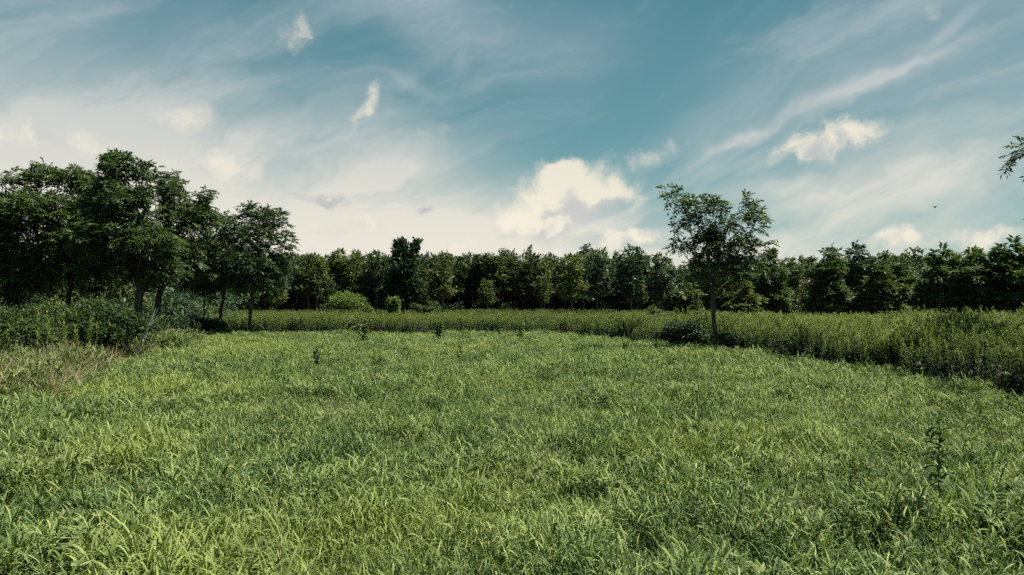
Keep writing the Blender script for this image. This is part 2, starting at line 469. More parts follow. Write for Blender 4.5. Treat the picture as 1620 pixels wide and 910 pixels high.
def colonize(rng, lobes, n_att, trunk_top, base=(0, 0, 0), step=.22, kill=.34, infl=1.6, wob=.06, maxit=140):
    """branch skeleton that grows from a trunk into a crown given as ellipsoid lobes (x, y, z, rx, ry, rz)"""
    lob = np.array(lobes, float)
    vol = np.prod(lob[:, 3:], 1) ** .8; vol /= vol.sum()
    k = rng.choice(len(lob), n_att, p=vol)
    u = unit(rng.normal(0, 1, (n_att, 3))) * (rng.rand(n_att, 1) ** .42)
    A = lob[k, :3] + u * lob[k, 3:]
    A = A[A[:, 2] > .35]
    base = np.array(base, float); top = np.array(trunk_top, float)
    nt = max(3, int(np.linalg.norm(top - base) / step))
    ss = np.linspace(0, 1, nt + 1)[:, None]
    tr = base + (top - base) * ss
    ph = rng.rand(2) * 6.28
    tr[:, 0] += wob * np.sin(ss[:, 0] * 5 + ph[0]) * ss[:, 0]; tr[:, 1] += wob * np.sin(ss[:, 0] * 4 + ph[1]) * ss[:, 0]
    P = list(tr); par = [-1] + list(range(nt))
    dist = np.full(len(A), 1e9); near = np.zeros(len(A), int)
    new = list(range(len(P) // 2, len(P)))
    alive = np.ones(len(A), bool)
    for it in range(maxit):
        NP = np.array([P[i] for i in new])
        dd = np.linalg.norm(A[:, None] - NP[None], axis=2)
        b = dd.argmin(1); bd = dd[np.arange(len(A)), b]
        up = bd < dist; dist[up] = bd[up]; near[up] = np.array(new)[b[up]]
        alive &= dist > kill
        use = alive & (dist < (infl if it > 8 else 9))
        if not use.any():
            if not alive.any(): break
            use = alive & (dist < infl * 3)
            if not use.any(): break
        Pn = np.array(P); idx = near[use]
        vec = unit(A[use] - Pn[idx])
        acc = np.zeros((len(P), 3)); np.add.at(acc, idx, vec)
        new = []
        for i in np.unique(idx):
            g = acc[i]; L = np.linalg.norm(g)
            if L < 1e-6: continue
            g = g / L + rng.normal(0, .12, 3); g /= np.linalg.norm(g)
            P.append(P[i] + g * step); par.append(i); new.append(len(P) - 1)
        if not new or len(P) > 4000: break
    P = np.array(P); par = np.array(par)
    kids = np.bincount(par[par >= 0], minlength=len(P))
    rad = np.zeros(len(P)); acc = np.zeros(len(P))
    hgt = np.zeros(len(P))
    for i in range(len(P) - 1, -1, -1):
        rad[i] = max(acc[i], .0045 ** 2.15) ** (1 / 2.15)
        if par[i] >= 0:
            acc[par[i]] += rad[i] ** 2.15
            hgt[par[i]] = max(hgt[par[i]], hgt[i] + step)
    return P, par, rad, kids, hgt, nt


def make_tree(seed, lobes, trunk_top, base_radius, n_att=420, leaf_len=.36, leaf_reach=.7, per_node=2, pairs=4, lw=.038, ll=.12,
              step=.22, kill=.34, simple=False, sides=6, droop=.35):
    """returns trunk (with limbs and twigs) and crown meshes data: geometry about the tree's base"""
    rng = np.random.RandomState(seed)
    P, par, rad, kids, hgt, nt = colonize(rng, lobes, n_att, trunk_top, step=step, kill=kill)
    rad = rad * (base_radius / rad[0]) if rad[0] > 0 else rad
    rad = np.maximum(rad, .004)
    rad[0] *= 1.25; rad[1] *= 1.08
    v, q = tubes(P, par, rad, sides)
    tk = Geo(); tk.add(v, q)
    # leaves on the young ends of the twigs
    ok = np.where((hgt <= leaf_reach) & (np.arange(len(P)) > nt))[0]
    i = np.repeat(ok, per_node)
    bd = unit(P[i] - P[par[i]])
    D = unit(bd * .55 + rng.normal(0, .62, (len(i), 3)) * np.array([1, 1, .6]) + np.array([0, 0, .12]))
    O = P[i] + (P[par[i]] - P[i]) * rng.rand(len(i), 1)
    L = leaf_len * rng.uniform(.65, 1.2, len(i))
    cr = Geo()
    if simple:
        for _ in range(simple):
            Dj = unit(D + rng.normal(0, .6, D.shape) - np.array([0, 0, .15]))
            N = unit(np.array([0, 0, 1.0]) + rng.normal(0, .45, D.shape))
            vv, tt, ti = rhombs(O + D * (L * rng.rand(len(L)))[:, None] * .8, Dj, N, L * rng.uniform(.45, .8, len(L)), L * rng.uniform(.22, .36, len(L)), rng.rand(len(L)) * .36 + .32)
            cr.add(vv, None, tt, ti)
    else:
        vv, tt, ti = compound(rng, O, D, L, pairs, lw, ll, droop)
        cr.add(vv, None, tt, ti)
    return tk, cr


def place_tree(name, label, cat, tk_me, cr_me, loc, rz=0.0, scale=1.0, group=None):
    t = thing(name, label, cat, loc, rz, scale, group)
    link('trunk', tk_me, t); link('crown', cr_me, t)
    return t


def lobes_px(base_u, Y, items, squash=.9, seed=0):
    """crown lobes measured as width, height and centre, turned into metres about the tree's foot"""
    rng = np.random.RandomState(seed); out = []
    for it in items:
        u, v, ru, rv = it[:4]
        s = Y / F
        dy = it[4] if len(it) > 4 else rng.uniform(-.45, .45) * ru * s
        out.append(((u - base_u) * s, dy, EYE - (v - HORIZON) * s, ru * s, ru * s * squash, rv * s))
    return out


# ------------------------------------------------------------------ the lone tree in front of the weeds
def build_lone():
    Y, u0 = 21.0, 1133
    lb = lobes_px(u0, Y, [(1058, 300, 11, 8), (1070, 310, 15, 11), (1084, 324, 18, 14), (1096, 342, 18, 15), (1104, 360, 16, 12), (1068, 358, 11, 8), (1124, 318, 14, 14), (1112, 342, 18, 20), (1143, 326, 10, 11),
                          (1136, 352, 20, 22), (1160, 352, 18, 18), (1186, 316, 12, 11), (1194, 330, 12, 10), (1180, 342, 16, 13), (1212, 342, 9, 7), (1198, 356, 14, 9), (1170, 376, 18, 14),
                          (1088, 386, 20, 9), (1072, 378, 9, 6), (1110, 378, 16, 12), (1140, 385, 26, 14), (1186, 388, 18, 10), (1205, 384, 14, 8), (1222, 378, 6, 6), (1108, 412, 20, 9), (1150, 412, 24, 11), (1180, 406, 18, 9), (1135, 436, 22, 9), (1104, 438, 18, 9), (1160, 436, 20, 10), (1120, 424, 28, 12), (1168, 420, 28, 12), (1196, 412, 20, 10), (1140, 405, 34, 16)], .9, 3)
    tk, cr = make_tree(11, lb, (-.10, 0, 2.15), .058, 2500, .32, .40, 3, 4, .046, .125, .12, .15)
    t = place_tree('slender_tree', 'slender lone tree with open forked crown standing in front of the tall weeds', 'tree',
               tk.mesh('lone_trunk', M_BARK, True), cr.mesh('lone_crown', M_LONE), (px(u0, Y), Y, -.03))
    foot = np.array([px(u0, Y), Y, -.03])
    a, b, c = at(1134, 461, Y) - foot, at(1146, 447, Y - .25) - foot, at(1157, 442, Y - .3) - foot
    sq = np.linspace(0, 1, 7)[:, None]
    v, q = tubes((1 - sq) ** 2 * a + 2 * sq * (1 - sq) * b + sq * sq * c, np.arange(-1, 6), np.linspace(.026, .010, 7), 6)
    g = Geo(); g.add(v, q)
    o = link('dead_limb', g.mesh('dead_limb', M_DEAD, True), t); o['label'] = 'pale broken limb low on the trunk'


build_lone()

# ------------------------------------------------------------------ the big trees at the left
def build_left_trees():
    specs = [
        # name, label, seed, trunk u, distance, trunk top (m), radius, lobes
        ('tall_tree', 'tallest of the big dark trees at the left, its twin peaks above the rest', 21, 220, 27.0, 2.0, .14,
         [(192, 262, 26, 24), (228, 275, 22, 26), (170, 320, 40, 34), (215, 325, 46, 40), (190, 375, 64, 36), (240, 385, 50, 32), (160, 420, 40, 22), (225, 425, 60, 24), (172, 290, 22, 18)]),
        ('tall_tree', 'big dark tree at the picture edge with a broad crown and two rounded tops', 22, 78, 28.5, 1.9, .13,
         [(22, 285, 16, 24), (12, 330, 30, 32), (62, 282, 26, 30), (108, 284, 34, 30), (80, 335, 62, 36), (40, 385, 62, 34), (110, 385, 54, 34), (60, 425, 70, 22), (-30, 370, 40, 44), (125, 320, 22, 30)]),
        ('tall_tree', 'big dark tree whose crown steps down toward the smaller tree beside it', 23, 250, 29.5, 1.9, .12,
         [(270, 300, 26, 30), (318, 312, 16, 22), (290, 340, 44, 34), (318, 350, 16, 26), (270, 385, 50, 34), (300, 410, 44, 26), (255, 425, 40, 22), (326, 330, 9, 14)]),
        ('tall_tree', 'dark tree with a straight trunk between the two big trees at the left', 24, 107, 30.5, 1.9, .10,
         [(120, 350, 36, 40), (140, 300, 22, 30), (95, 400, 46, 30), (135, 410, 40, 30)]),
        ('small_tree', 'rounded medium tree with pale speckled leaves right of the big dark trees', 25, 396, 30.0, 1.6, .075,
         [(392, 338, 22, 20), (425, 345, 24, 22), (372, 365, 26, 24), (410, 375, 36, 26), (446, 378, 18, 20), (400, 410, 46, 24), (435, 415, 28, 20), (380, 440, 34, 16), (420, 440, 34, 14), (452, 360, 10, 12)]),
        ('small_tree', 'dark bushy tree filling the gap behind the rounded medium tree', 26, 350, 33.0, 1.5, .075,
         [(350, 352, 18, 20), (340, 390, 28, 28), (362, 400, 24, 30), (345, 430, 36, 22), (372, 440, 24, 16)]),
        ('tall_tree', 'dark tree mostly out of view past the left picture edge', 27, -70, 27.0, 2.0, .13,
         [(-70, 300, 50, 50), (-40, 350, 50, 40), (-90, 370, 60, 50), (-40, 410, 50, 30)]),
        ('small_tree', 'low leafy sapling in the shade between the big trunks', 28, 172, 31.0, .9, .04,
         [(172, 445, 22, 16), (150, 455, 18, 12), (195, 452, 18, 12)]),
        ('small_tree', 'low yellow-green sapling under the stepped big dark tree', 29, 322, 33.0, .9, .04,
         [(322, 452, 22, 12), (300, 446, 18, 12), (338, 462, 14, 10)]),
        ('small_tree', 'low shaded sapling beside the leftmost big trunk', 30, 28, 30.0, .9, .04,
         [(28, 440, 26, 16), (5, 455, 24, 14), (50, 450, 20, 14)]),
    ]
    for (nm, lab, seed, u, Y, tt, r, items) in specs:
        lb = lobes_px(u, Y, items, 1.0, seed)
        small = r < .05
        vol = sum(a[3] * a[4] * a[5] for a in lb)
        n = int(np.clip(500 + 330 * vol, 300, 2600))
        tk, cr = make_tree(seed, lb, (.05, 0, tt), r, n if not small else 260, .36, .62, 5 if seed != 25 else 4, 4, .052, .145, .17, .22)
        mt = M_OLIVE if seed == 29 else M_LONE if seed == 25 else M_TREE
        place_tree(nm, lab, 'tree', tk.mesh('trunk', M_BARK, True), cr.mesh('crown', mt), (px(u, Y), Y, -.03),
                   group='big trees at the left' if nm == 'tall_tree' else 'smaller trees at the left')


build_left_trees()

# ------------------------------------------------------------------ the tree past the right edge whose branch reaches in
def build_edge_tree():
    Y, u0 = 14.0, 1800
    lb = lobes_px(u0, Y, [(1640, 216, 30, 8, -.1), (1640, 234, 44, 8, 0), (1645, 252, 44, 8, .1), (1650, 226, 40, 14, .2), (1700, 250, 60, 40), (1790, 180, 110, 70), (1850, 260, 110, 60), (1780, 300, 100, 40)], .9, 5)
    tk, cr = make_tree(31, lb, (0, 0, 2.2), .11, 1100, .36, .7, 4, 6, .028, .11, .18, .26, droop=.28)
    place_tree('feathery_tree', 'tree whose feathery drooping twig tip reaches in at the right picture edge', 'tree',
               tk.mesh('edge_trunk', M_BARK, True), cr.mesh('edge_crown', M_LONE), (px(u0, Y), Y, -.03))


build_edge_tree()

# ------------------------------------------------------------------ the wood behind the meadow
def wood_prototypes():
    protos = []
    for k in range(7):
        rng = np.random.RandomState(100 + k)
        H = 6.6; lb = []
        w = rng.uniform(1.15, 1.6)
        for j in range(9):
            a = rng.rand() * 6.28; r = rng.uniform(.15, 1.0) * w
            z = rng.uniform(2.2, 5.4)
            lb.append((math.cos(a) * r, math.sin(a) * r, z, rng.uniform(.4, .8), rng.uniform(.4, .8), rng.uniform(.4, .9)))
        for j in range(8):      # leaders: the small tufts of the skyline
            a = rng.rand() * 6.28; r = rng.uniform(0, .95) * w * .75
            lb.append((math.cos(a) * r, math.sin(a) * r, H - rng.uniform(.2, 1.8), .22, .22, rng.uniform(.45, .75)))
        lb.append((0, 0, 3.8, w * .75, w * .75, 1.5)); lb.append((0, 0, 2.4, w * .9, w * .9, .6))
        tk, cr = make_tree(200 + k, lb, (rng.uniform(-.15, .15), 0, 2.0), .07, 900, .50, .60, 4, simple=4, step=.22, kill=.27, sides=4)
        protos.append((tk, cr))
    return protos


def build_wood():
    protos = wood_prototypes()
    tks = [p[0].mesh('wood_trunk', M_BARKPALE, True) for p in protos]
    dark = [p[1].mesh('wood_crown', M_WOOD) for p in protos]
    blu = [p[1].mesh('wood_crown_bluish', M_BLUISH) for p in protos]
    oli = [p[1].mesh('wood_crown_olive', M_OLIVE) for p in protos]
    rng = np.random.RandomState(7)
    S = 6.6
    near_t, near_c = [], []
    for k in range(4):
        r2 = np.random.RandomState(140 + k); lb = []
        for j in range(9):      # flat layered boughs
            a = r2.rand() * 6.28; rr = r2.uniform(.3, 1.35); z = r2.uniform(1.2, 5.0)
            lb.append((math.cos(a) * rr, math.sin(a) * rr, z, r2.uniform(.6, .95), r2.uniform(.6, .95), r2.uniform(.3, .5)))
        for j in range(6):
            a = r2.rand() * 6.28; rr = r2.uniform(0, .9)
            lb.append((math.cos(a) * rr, math.sin(a) * rr, S - r2.uniform(.3, 1.6), .32, .32, .45))
        lb.append((0, 0, 4.2, 1.0, 1.0, 1.2)); lb.append((0, 0, 2.6, 1.3, 1.3, .9))
        tk, cr = make_tree(240 + k, lb, (r2.uniform(-.2, .2), 0, 1.8), .08, 1300, .50, .55, 3, 4, .085, .22, .20, .26, sides=4, droop=.25)
        near_t.append(tk.mesh('edge_trunk', M_BARK, True)); near_c.append(cr)
    ndark = [c.mesh('edge_crown', M_TREE) for c in near_c]; nblu = [c.mesh('edge_crown_bluish', M_BLUISH) for c in near_c]; noli = [c.mesh('edge_crown_olive', M_OLIVE) for c in near_c]

    # trees one can tell apart: u of the trunk, row of the top, distance, crown, label
    single = [
        (437, 428, 62, oli, 2, 'small yellow-green tree in front of the wood next to the rounded medium tree', .95),
        (905, 404, 56, oli, 4, 'olive-coloured tree with a bare thin trunk standing out from the wood', 1.1),
        (770, 440, 66, oli, 1, 'low olive tree at the foot of the wood right of the forked dark tree', 1.1),
        (700, 402, 70, dark, 3, 'full-crowned green tree directly behind the dark forked tree', 1.2),
        (1092, 442, 40, oli, 5, 'low yellow-green tree just left of the lone tree trunk', 1.2),
        (945, 393, 62, blu, 0, 'tall blue-green tree right of the olive tree, its top above its neighbours', 1.25),
        (1000, 390, 60, blu, 6, 'tallest blue-green tree between the olive tree and the lone tree', 1.25),
        (1045, 402, 60, blu, 2, 'blue-green tree in the wood under the lone tree upper left arm', 1.15),
        (1222, 392, 40, dark, 3, 'dark tree just right of the lone tree crown', 1.0),
        (1180, 440, 38, oli, 0, 'low yellow-green tree just right of the lone tree trunk', 1.2),
        (1310, 384, 40, dark, 5, 'ragged tree with pale leaf tips and a peak above the tall weeds', 1.0),
        (1358, 380, 41, blu, 1, 'taller ragged tree with pale tips next to the gap in the right treeline', 1.0),
        (1392, 412, 38, oli, 4, 'lower yellowish tree at the gap in the right treeline', 1.2),
        (1428, 408, 44, dark, 6, 'rounded dark tree in the gap under the small white cloud', 1.1),
        (1490, 385, 39, dark, 0, 'dark pointed tree first right of the gap in the right treeline', 1.1),
        (1545, 386, 38, dark, 2, 'dense dark tree second right of the gap in the right treeline', 1.2),
        (1600, 374, 37, dark, 4, 'tallest dark tree of the right treeline, at the picture edge', 1.2),
    ]
    for (u, vtop, Y, pool, k, lab, wd) in single:
        h = EYE + (HORIZON - vtop) / F * Y
        s = h / S
        tt, pl, kk = tks, pool, k
        if Y < 45:
            tt, kk = near_t, k % 4
            pl = ndark if pool is dark else nblu if pool is blu else noli
        place_tree('young_tree', lab, 'tree', tt[kk], pl[kk], (px(u, Y), Y, -.03), rng.rand() * 6.28, (s * wd, s * wd, s), 'young trees of the wood edge')

    # the forked tree
    Y, u0 = 60.0, 638
    lb = lobes_px(u0, Y, [(633, 392, 11, 15), (634, 408, 13, 14), (655, 390, 7, 10), (661, 382, 5, 6), (650, 404, 10, 12), (640, 424, 19, 16), (638, 444, 22, 18), (620, 446, 13, 16), (652, 455, 17, 18), (632, 468, 22, 14)], 1.0, 4)
    tk, cr = make_tree(41, lb, (0, 0, 1.6), .12, 1300, .50, .8, 6, simple=5, step=.20, kill=.23, sides=5)
    place_tree('forked_tree', 'dark tree with a forked top rising above the wood', 'tree', tk.mesh('forked_trunk', M_BARK, True), cr.mesh('forked_crown', M_DARKLEAF_SHADE), (px(u0, Y), Y, -.03))

    # ranks of the wood: front line in plan (x, y), several rows deep
    front = [(-78, 60), (-40, 60), (-32, 66), (-24, 74), (8, 76), (13, 68), (22, 50), (28, 45), (34, 43), (46, 40)]
    fx = np.array([p[0] for p in front], float); fy = np.array([p[1] for p in front], float)
    todo = []
    for row in range(-1, 4):
        x = -72.0 + row * 1.1
        while x < 47:
            yy = np.interp(x, fx, fy) + 2.5 + row * 2.6 + rng.uniform(-1.5, 1.5)
            xx = x + rng.uniform(-.8, .8)
            x += 1.45 + .2 * row if row >= 0 else rng.uniform(3.0, 8.0)
            if abs(xx / yy) > .80: continue
            u = 810 + xx / yy * F
            wv = 16 * (vnoise(np.array([xx]), np.array([3.0 + row]), .16, 21)[0] - .5) + 14 * (vnoise(np.array([xx]), np.array([9.0 + row]), .5, 22)[0] - .5) + (10 if 815 < u < 905 else 0)
            top = wv + rng.uniform(405, 430) if u > 1060 else rng.uniform(394, 414) if u > 925 else rng.uniform(394, 410)
            top += rng.choice([-7, -3, 0, 0, 3, 8])
            h = min(rng.uniform(5.8, 8.4), EYE + (HORIZON - top) / F * yy)
            if row < 0: h, yy = rng.uniform(2.6, 4.2), yy - 1.2
            todo.append((row, u, xx, yy, h / S))
    ordinal = ['first', 'second', 'third', 'fourth', 'fifth', 'sixth', 'seventh', 'eighth', 'ninth', 'tenth', 'eleventh', 'twelfth', 'thirteenth', 'fourteenth', 'fifteenth', 'sixteenth', 'seventeenth', 'eighteenth', 'nineteenth', 'twentieth']
    marks = [(-200, 'past the left picture edge'), (20, 'counted from the left picture edge'), (345, 'right of the big dark trees'), (470, 'right of the rounded medium tree'), (638, 'right of the dark forked tree'), (905, 'right of the olive tree'),
             (1133, 'right of the lone tree'), (1420, 'right of the gap in the right treeline')]
    seen = {}
    for (row, u, xx, yy, s) in sorted(todo, key=lambda q: (q[0], q[1])):
        k = rng.randint(7)
        pool = blu if (925 < u < 1230 and rng.rand() < .6) else (oli if rng.rand() < (.10 if row >= 0 else .5) else dark)
        if u < 480: lab, g = 'young tree of the dark wood seen between and behind the big left trees', 'wood behind the big left trees'
        elif u < 930: lab, g = 'young tree in the close back ranks of the wood beyond the meadow end', 'far wood at the end of the meadow'
        elif u < 1240: lab, g = 'young tree in the back ranks of the blue-green wood around the lone tree', 'blue-green wood by the lone tree'
        else: lab, g = 'young tree in the back ranks of the wood behind the tall right weeds', 'back ranks behind the right weeds'
        if row <= 0 and u > 0:
            mk = [m for m in marks if m[0] <= u][-1]
            seen[mk, row] = seen.get((mk, row), 0) + 1
            lab = ('%s young tree of the front rank %s' if row == 0 else '%s low sapling at the wood foot %s') % (ordinal[min(seen[mk, row], 20) - 1], mk[1])
        place_tree('young_tree', lab, 'tree', tks[k], pool[k], (xx, yy, -.03), rng.rand() * 6.28, (s * rng.uniform(.65, 1.35),) * 2 + (s,), g)
    print('wood trees', len(todo))
    return tks, dark


WOOD_TRUNKS, WOOD_CROWNS = build_wood()

# ------------------------------------------------------------------ bushes
def make_bush(seed, rx, ry, h, n, leaf=.09, cover=.55, stems=14, trif=True):
    """mound of arching stems with leaves in threes; returns stem and leaf geometry"""
    rng = np.random.RandomState(seed)
    st = Geo(); lf = Geo()
    lumps = [(rng.uniform(-.7, .7) * rx, rng.uniform(-.7, .7) * ry, rng.uniform(.30, .80) * h, rng.uniform(.20, .50)) for _ in range(12)]
    k = rng.randint(0, 12, n); lu = np.array(lumps)[k]
    dirs = unit(rng.normal(0, 1, (n, 3)) * np.array([1, 1, .9])); dirs[:, 2] = np.where(dirs[:, 2] < -.3, -dirs[:, 2], dirs[:, 2])
    rr = lu[:, 3:4] * (cover + (1 - cover) * rng.rand(n, 1) ** .6) * (1 + .12 * rng.normal(0, 1, (n, 1)))
    P = lu[:, :3] + dirs * rr * np.array([rx, ry, h * .78])
    P[:, 2] = np.where(P[:, 2] < .03, rng.uniform(.03, .4 * h, n), P[:, 2])
    for j in range(3 if trif else 1):
        D = unit(dirs * .6 + rng.normal(0, .6, (n, 3)) - np.array([0, 0, .15]))
        N = unit(np.array([0, 0, .9]) + dirs * .6 + rng.normal(0, .35, (n, 3)))
        v, t, ti = rhombs(P + rng.normal(0, leaf * .2, (n, 3)), D, N, leaf * rng.uniform(.5, 1.4, n), leaf * (.55 if trif else .4) * rng.uniform(.8, 1.2, n), np.clip(rng.rand(n) * .8 + .1, 0, 1), -.07)
        lf.add(v, None, t, ti)
    for j in range(stems):
        a = rng.rand() * 6.28; r0 = rng.uniform(0, .4)
        end = np.array([math.cos(a) * rx * rng.uniform(.4, 1.0), math.sin(a) * ry * rng.uniform(.4, 1.0), h * rng.uniform(.25, .8)])
        b = np.array([math.cos(a) * r0 * rx, math.sin(a) * r0 * ry, 0]); top = (b + end) / 2 + np.array([0, 0, h * .55])
        s = np.linspace(0, 1, 7)[:, None]
        Q = (1 - s) ** 2 * b + 2 * s * (1 - s) * top + s * s * end
        v, q = tubes(Q, np.arange(-1, 6), np.linspace(.012, .004, 7), 4)
        st.add(v, q)
    return st, lf


def place_bush(name, label, cat, geo, mats, loc, rz=0, scale=1.0, group=None):
    t = thing(name, label, cat, loc, rz, scale, group)
    link('stems', geo[0].mesh('stems', mats[0]), t); link('leaves', geo[1].mesh('leaves', mats[1]), t)
    return t


def build_bushes():
    G = 'bramble bushes along the left edge'
    # u, distance, half width, half depth, height, seed, label
    for (u, Y, rx, ry, h, sd, lab) in [
        (172, 17.6, 1.05, .9, 1.42, 51, 'dense bramble bush with a dark right flank next to the pale dead branch'),
        (105, 18.4, .95, .9, 1.30, 52, 'bramble bush with mid-green leaves between the dry grass and the big trunks'),
        (38, 17.0, .95, .8, 1.25, 53, 'low leafy bramble bush above the dry grass near the left picture edge'),
        (-30, 16.0, .9, .8, 1.22, 54, 'bramble bush cut by the left picture edge'),
        (130, 21.0, 1.4, 1.0, 1.45, 55, 'shaded bramble bush in front of the straight trunk'),
        (20, 20.0, 1.3, 1.0, 1.40, 56, 'shaded bramble bush at the left behind the front brambles'),
        (228, 22.5, .8, .7, .95, 57, 'low bush behind the pale dead branch')]:
        place_bush('bramble_bush', lab, 'bush', make_bush(sd, rx, ry, h, int(2100 * rx * h), .095), (M_STALK, M_SHRUB), (px(u, Y), Y, -.02), 0, 1, G)
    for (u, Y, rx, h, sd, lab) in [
        (272, 28.6, 1.1, .95, 58, 'low bush coloured dark for the shadow pool below the big trees'),
        (322, 29.6, .95, .85, 59, 'rounded bush coloured dark for the end of the shadow pool')]:
        place_bush('shade_bush', lab, 'bush', make_bush(sd, rx, .8, h, 1700, .09), (M_STALK, M_DARKLEAF_SHADE), (px(u, Y), Y, -.02), 0, 1, 'bushes in the tree shadow')  # leaf colour darkened in place of the tree shadow
    for (u, Y, rx, h, sd, mt, lab) in [
        (560, 52, 1.75, 1.95, 60, M_BRIGHT, 'bright yellow-green spreading shrub at the foot of the wood'),
        (621, 50, .55, 1.55, 61, M_BRIGHT, 'little pointed bright shrub beside the spreading yellow-green one'),
        (672, 56, 1.2, 1.2, 62, M_TREE, 'small dark bush behind the weeds below the full-crowned tree'),
        (468, 31.5, .42, .62, 63, M_DARKLEAF_SHADE, 'small dark bush at the meadow edge left of the fallen branches'),
        (1040, 33, .5, 1.15, 64, M_TREE, 'dark small bush among the weeds left of the lone tree'),
        (1098, 23.0, 1.0, .95, 65, M_DARKLEAF_SHADE, 'bush coloured dark as in tree shadow directly left of the lone trunk'),  # dark leaf colour stands for the lone tree's shadow
        (1168, 21.4, .7, .62, 66, M_DARKLEAF_SHADE, 'grey-green low bush right of the lone trunk foot')]:
        place_bush('shrub', lab, 'bush', make_bush(sd, rx, rx * .8, h, int(900 + 900 * rx), .12 if Y > 40 else .085, .4), (M_STALK, mt), (px(u, Y), Y, -.02))


build_bushes()

# ------------------------------------------------------------------ scattered stuff: grass, weeds, dry grass
def scatter(name, label, cat, pts, rot, scl, idx, protos):
    """one object: plants of a few kinds instanced on points (nobody could count them)"""
    src = bpy.data.collections.new(name + '_kinds')
    for i, me in enumerate(protos):
        o = bpy.data.objects.new('%s_kind_%02d' % (name, i), me); src.objects.link(o)
    me = bpy.data.meshes.new(name)
    me.vertices.add(len(pts)); me.vertices.foreach_set('co', np.asarray(pts, np.float32).ravel())
    a = me.attributes.new('rot', 'FLOAT_VECTOR', 'POINT'); a.data.foreach_set('vector', np.asarray(rot, np.float32).ravel())
    a = me.attributes.new('scl', 'FLOAT_VECTOR', 'POINT'); a.data.foreach_set('vector', np.asarray(scl, np.float32).ravel())
    a = me.attributes.new('idx', 'INT', 'POINT'); a.data.foreach_set('value', np.asarray(idx, np.int32))
    o = link(name, me)
    ng = bpy.data.node_groups.new(name, 'GeometryNodeTree')
    ng.interface.new_socket('Geometry', in_out='INPUT', socket_type='NodeSocketGeometry')
    ng.interface.new_socket('Geometry', in_out='OUTPUT', socket_type='NodeSocketGeometry')
    N = ng.nodes; gi = N.new('NodeGroupInput'); go = N.new('NodeGroupOutput')
    ip = N.new('GeometryNodeInstanceOnPoints'); ci = N.new('GeometryNodeCollectionInfo')
    ci.inputs['Collection'].default_value = src
    ci.inputs['Separate Children'].default_value = True; ci.inputs['Reset Children'].default_value = True
    ip.inputs['Pick Instance'].default_value = True

    def attr(nm, ty):
        n = N.new('GeometryNodeInputNamedAttribute'); n.data_type = ty; n.inputs['Name'].default_value = nm
        return n.outputs['Attribute']
    ng.links.new(gi.outputs[0], ip.inputs['Points']); ng.links.new(ci.outputs[0], ip.inputs['Instance'])
    ng.links.new(attr('idx', 'INT'), ip.inputs['Instance Index'])
    e2r = N.new('FunctionNodeEulerToRotation'); ng.links.new(attr('rot', 'FLOAT_VECTOR'), e2r.inputs[0])
    ng.links.new(e2r.outputs[0], ip.inputs['Rotation'])
    ng.links.new(attr('scl', 'FLOAT_VECTOR'), ip.inputs['Scale'])
    ng.links.new(ip.outputs[0], go.inputs[0])
    md = o.modifiers.new('scatter', 'NODES'); md.node_group = ng
    tag(o, label, cat, None, 'stuff')
    print(name, len(pts))
    return o


# edge of the meadow in plan (distance along y -> x limits)
R_EDGE = [(0, 9.5), (8, 8.2), (10.85, 7.6), (12.6, 7.5), (14.2, 7.24), (16.4, 6.95), (19, 6.4), (21.4, 5.9), (23.3, 5.0), (26, 4.3), (28.6, 2.9), (31.2, .4), (32, -1.5)]
L_EDGE = [(0, -10.5), (8, -8.6), (10.8, -7.6), (12.8, -8.0), (17, -9.6), (20, -10.2), (23, -10.6), (29, -11.6), (32, -12.2)]
FAR = 30.6


def r_edge(y): return np.interp(y, [p[0] for p in R_EDGE], [p[1] for p in R_EDGE])
def l_edge(y): return np.interp(y, [p[0] for p in L_EDGE], [p[1] for p in L_EDGE])


def in_meadow(x, y, pad=0.0):
    w = .7 * (vnoise(x, y, .8, 3) - .5) + .5 * (vnoise(x, y, 2.2, 4) - .5)
    return (x < r_edge(y) + pad + w) & (x > l_edge(y) - pad + w) & (y < FAR + pad + w)


def grass_protos():
    out = []
    for k in range(12):
        rng = np.random.RandomState(300 + k); g = Geo()
        nc = rng.randint(9, 12)
        for c in range(nc):                 # leafy culms
            b = np.array([rng.normal(0, .085), rng.normal(0, .085), 0.0]); az0 = rng.rand() * 6.28
            hgt = rng.uniform(.16, .36); ln = rng.uniform(0, .35)
            nl = rng.randint(4, 6)
            t = np.linspace(.25, 1, nl)
            bs = b + np.stack([np.cos(az0) * np.sin(ln) * hgt * t, np.sin(az0) * np.sin(ln) * hgt * t, np.cos(ln) * hgt * t], -1)
            az = az0 + np.arange(nl) * np.pi + rng.normal(0, .5, nl)
            g.add(*blades(rng, bs, az, rng.uniform(.15, .65, nl), rng.uniform(.5, 1.7, nl), rng.uniform(.10, .20, nl), rng.uniform(.0085, .0155, nl), 4, np.clip(rng.normal(.55, .2, nl), 0, 1)))
            v, q, tt, ti = blades(rng, b[None], np.array([az0]), np.array([ln]), np.array([.1]), np.array([hgt]), np.array([.006]), 2, np.array([.35]))
            g.add(v, q, tt, ti)
        nb = 12                             # blades from the ground
        bs = np.concatenate([rng.normal(0, .10, (nb, 2)), np.zeros((nb, 1))], 1)
        g.add(*blades(rng, bs, rng.rand(nb) * 6.28, rng.uniform(.05, .5, nb), rng.uniform(.3, 1.5, nb), rng.uniform(.13, .27, nb), rng.uniform(.005, .010, nb), 4, np.clip(rng.normal(.4, .2, nb), 0, 1)))
        out.append(g.mesh('meadow_tuft', M_GRASS))
    return out


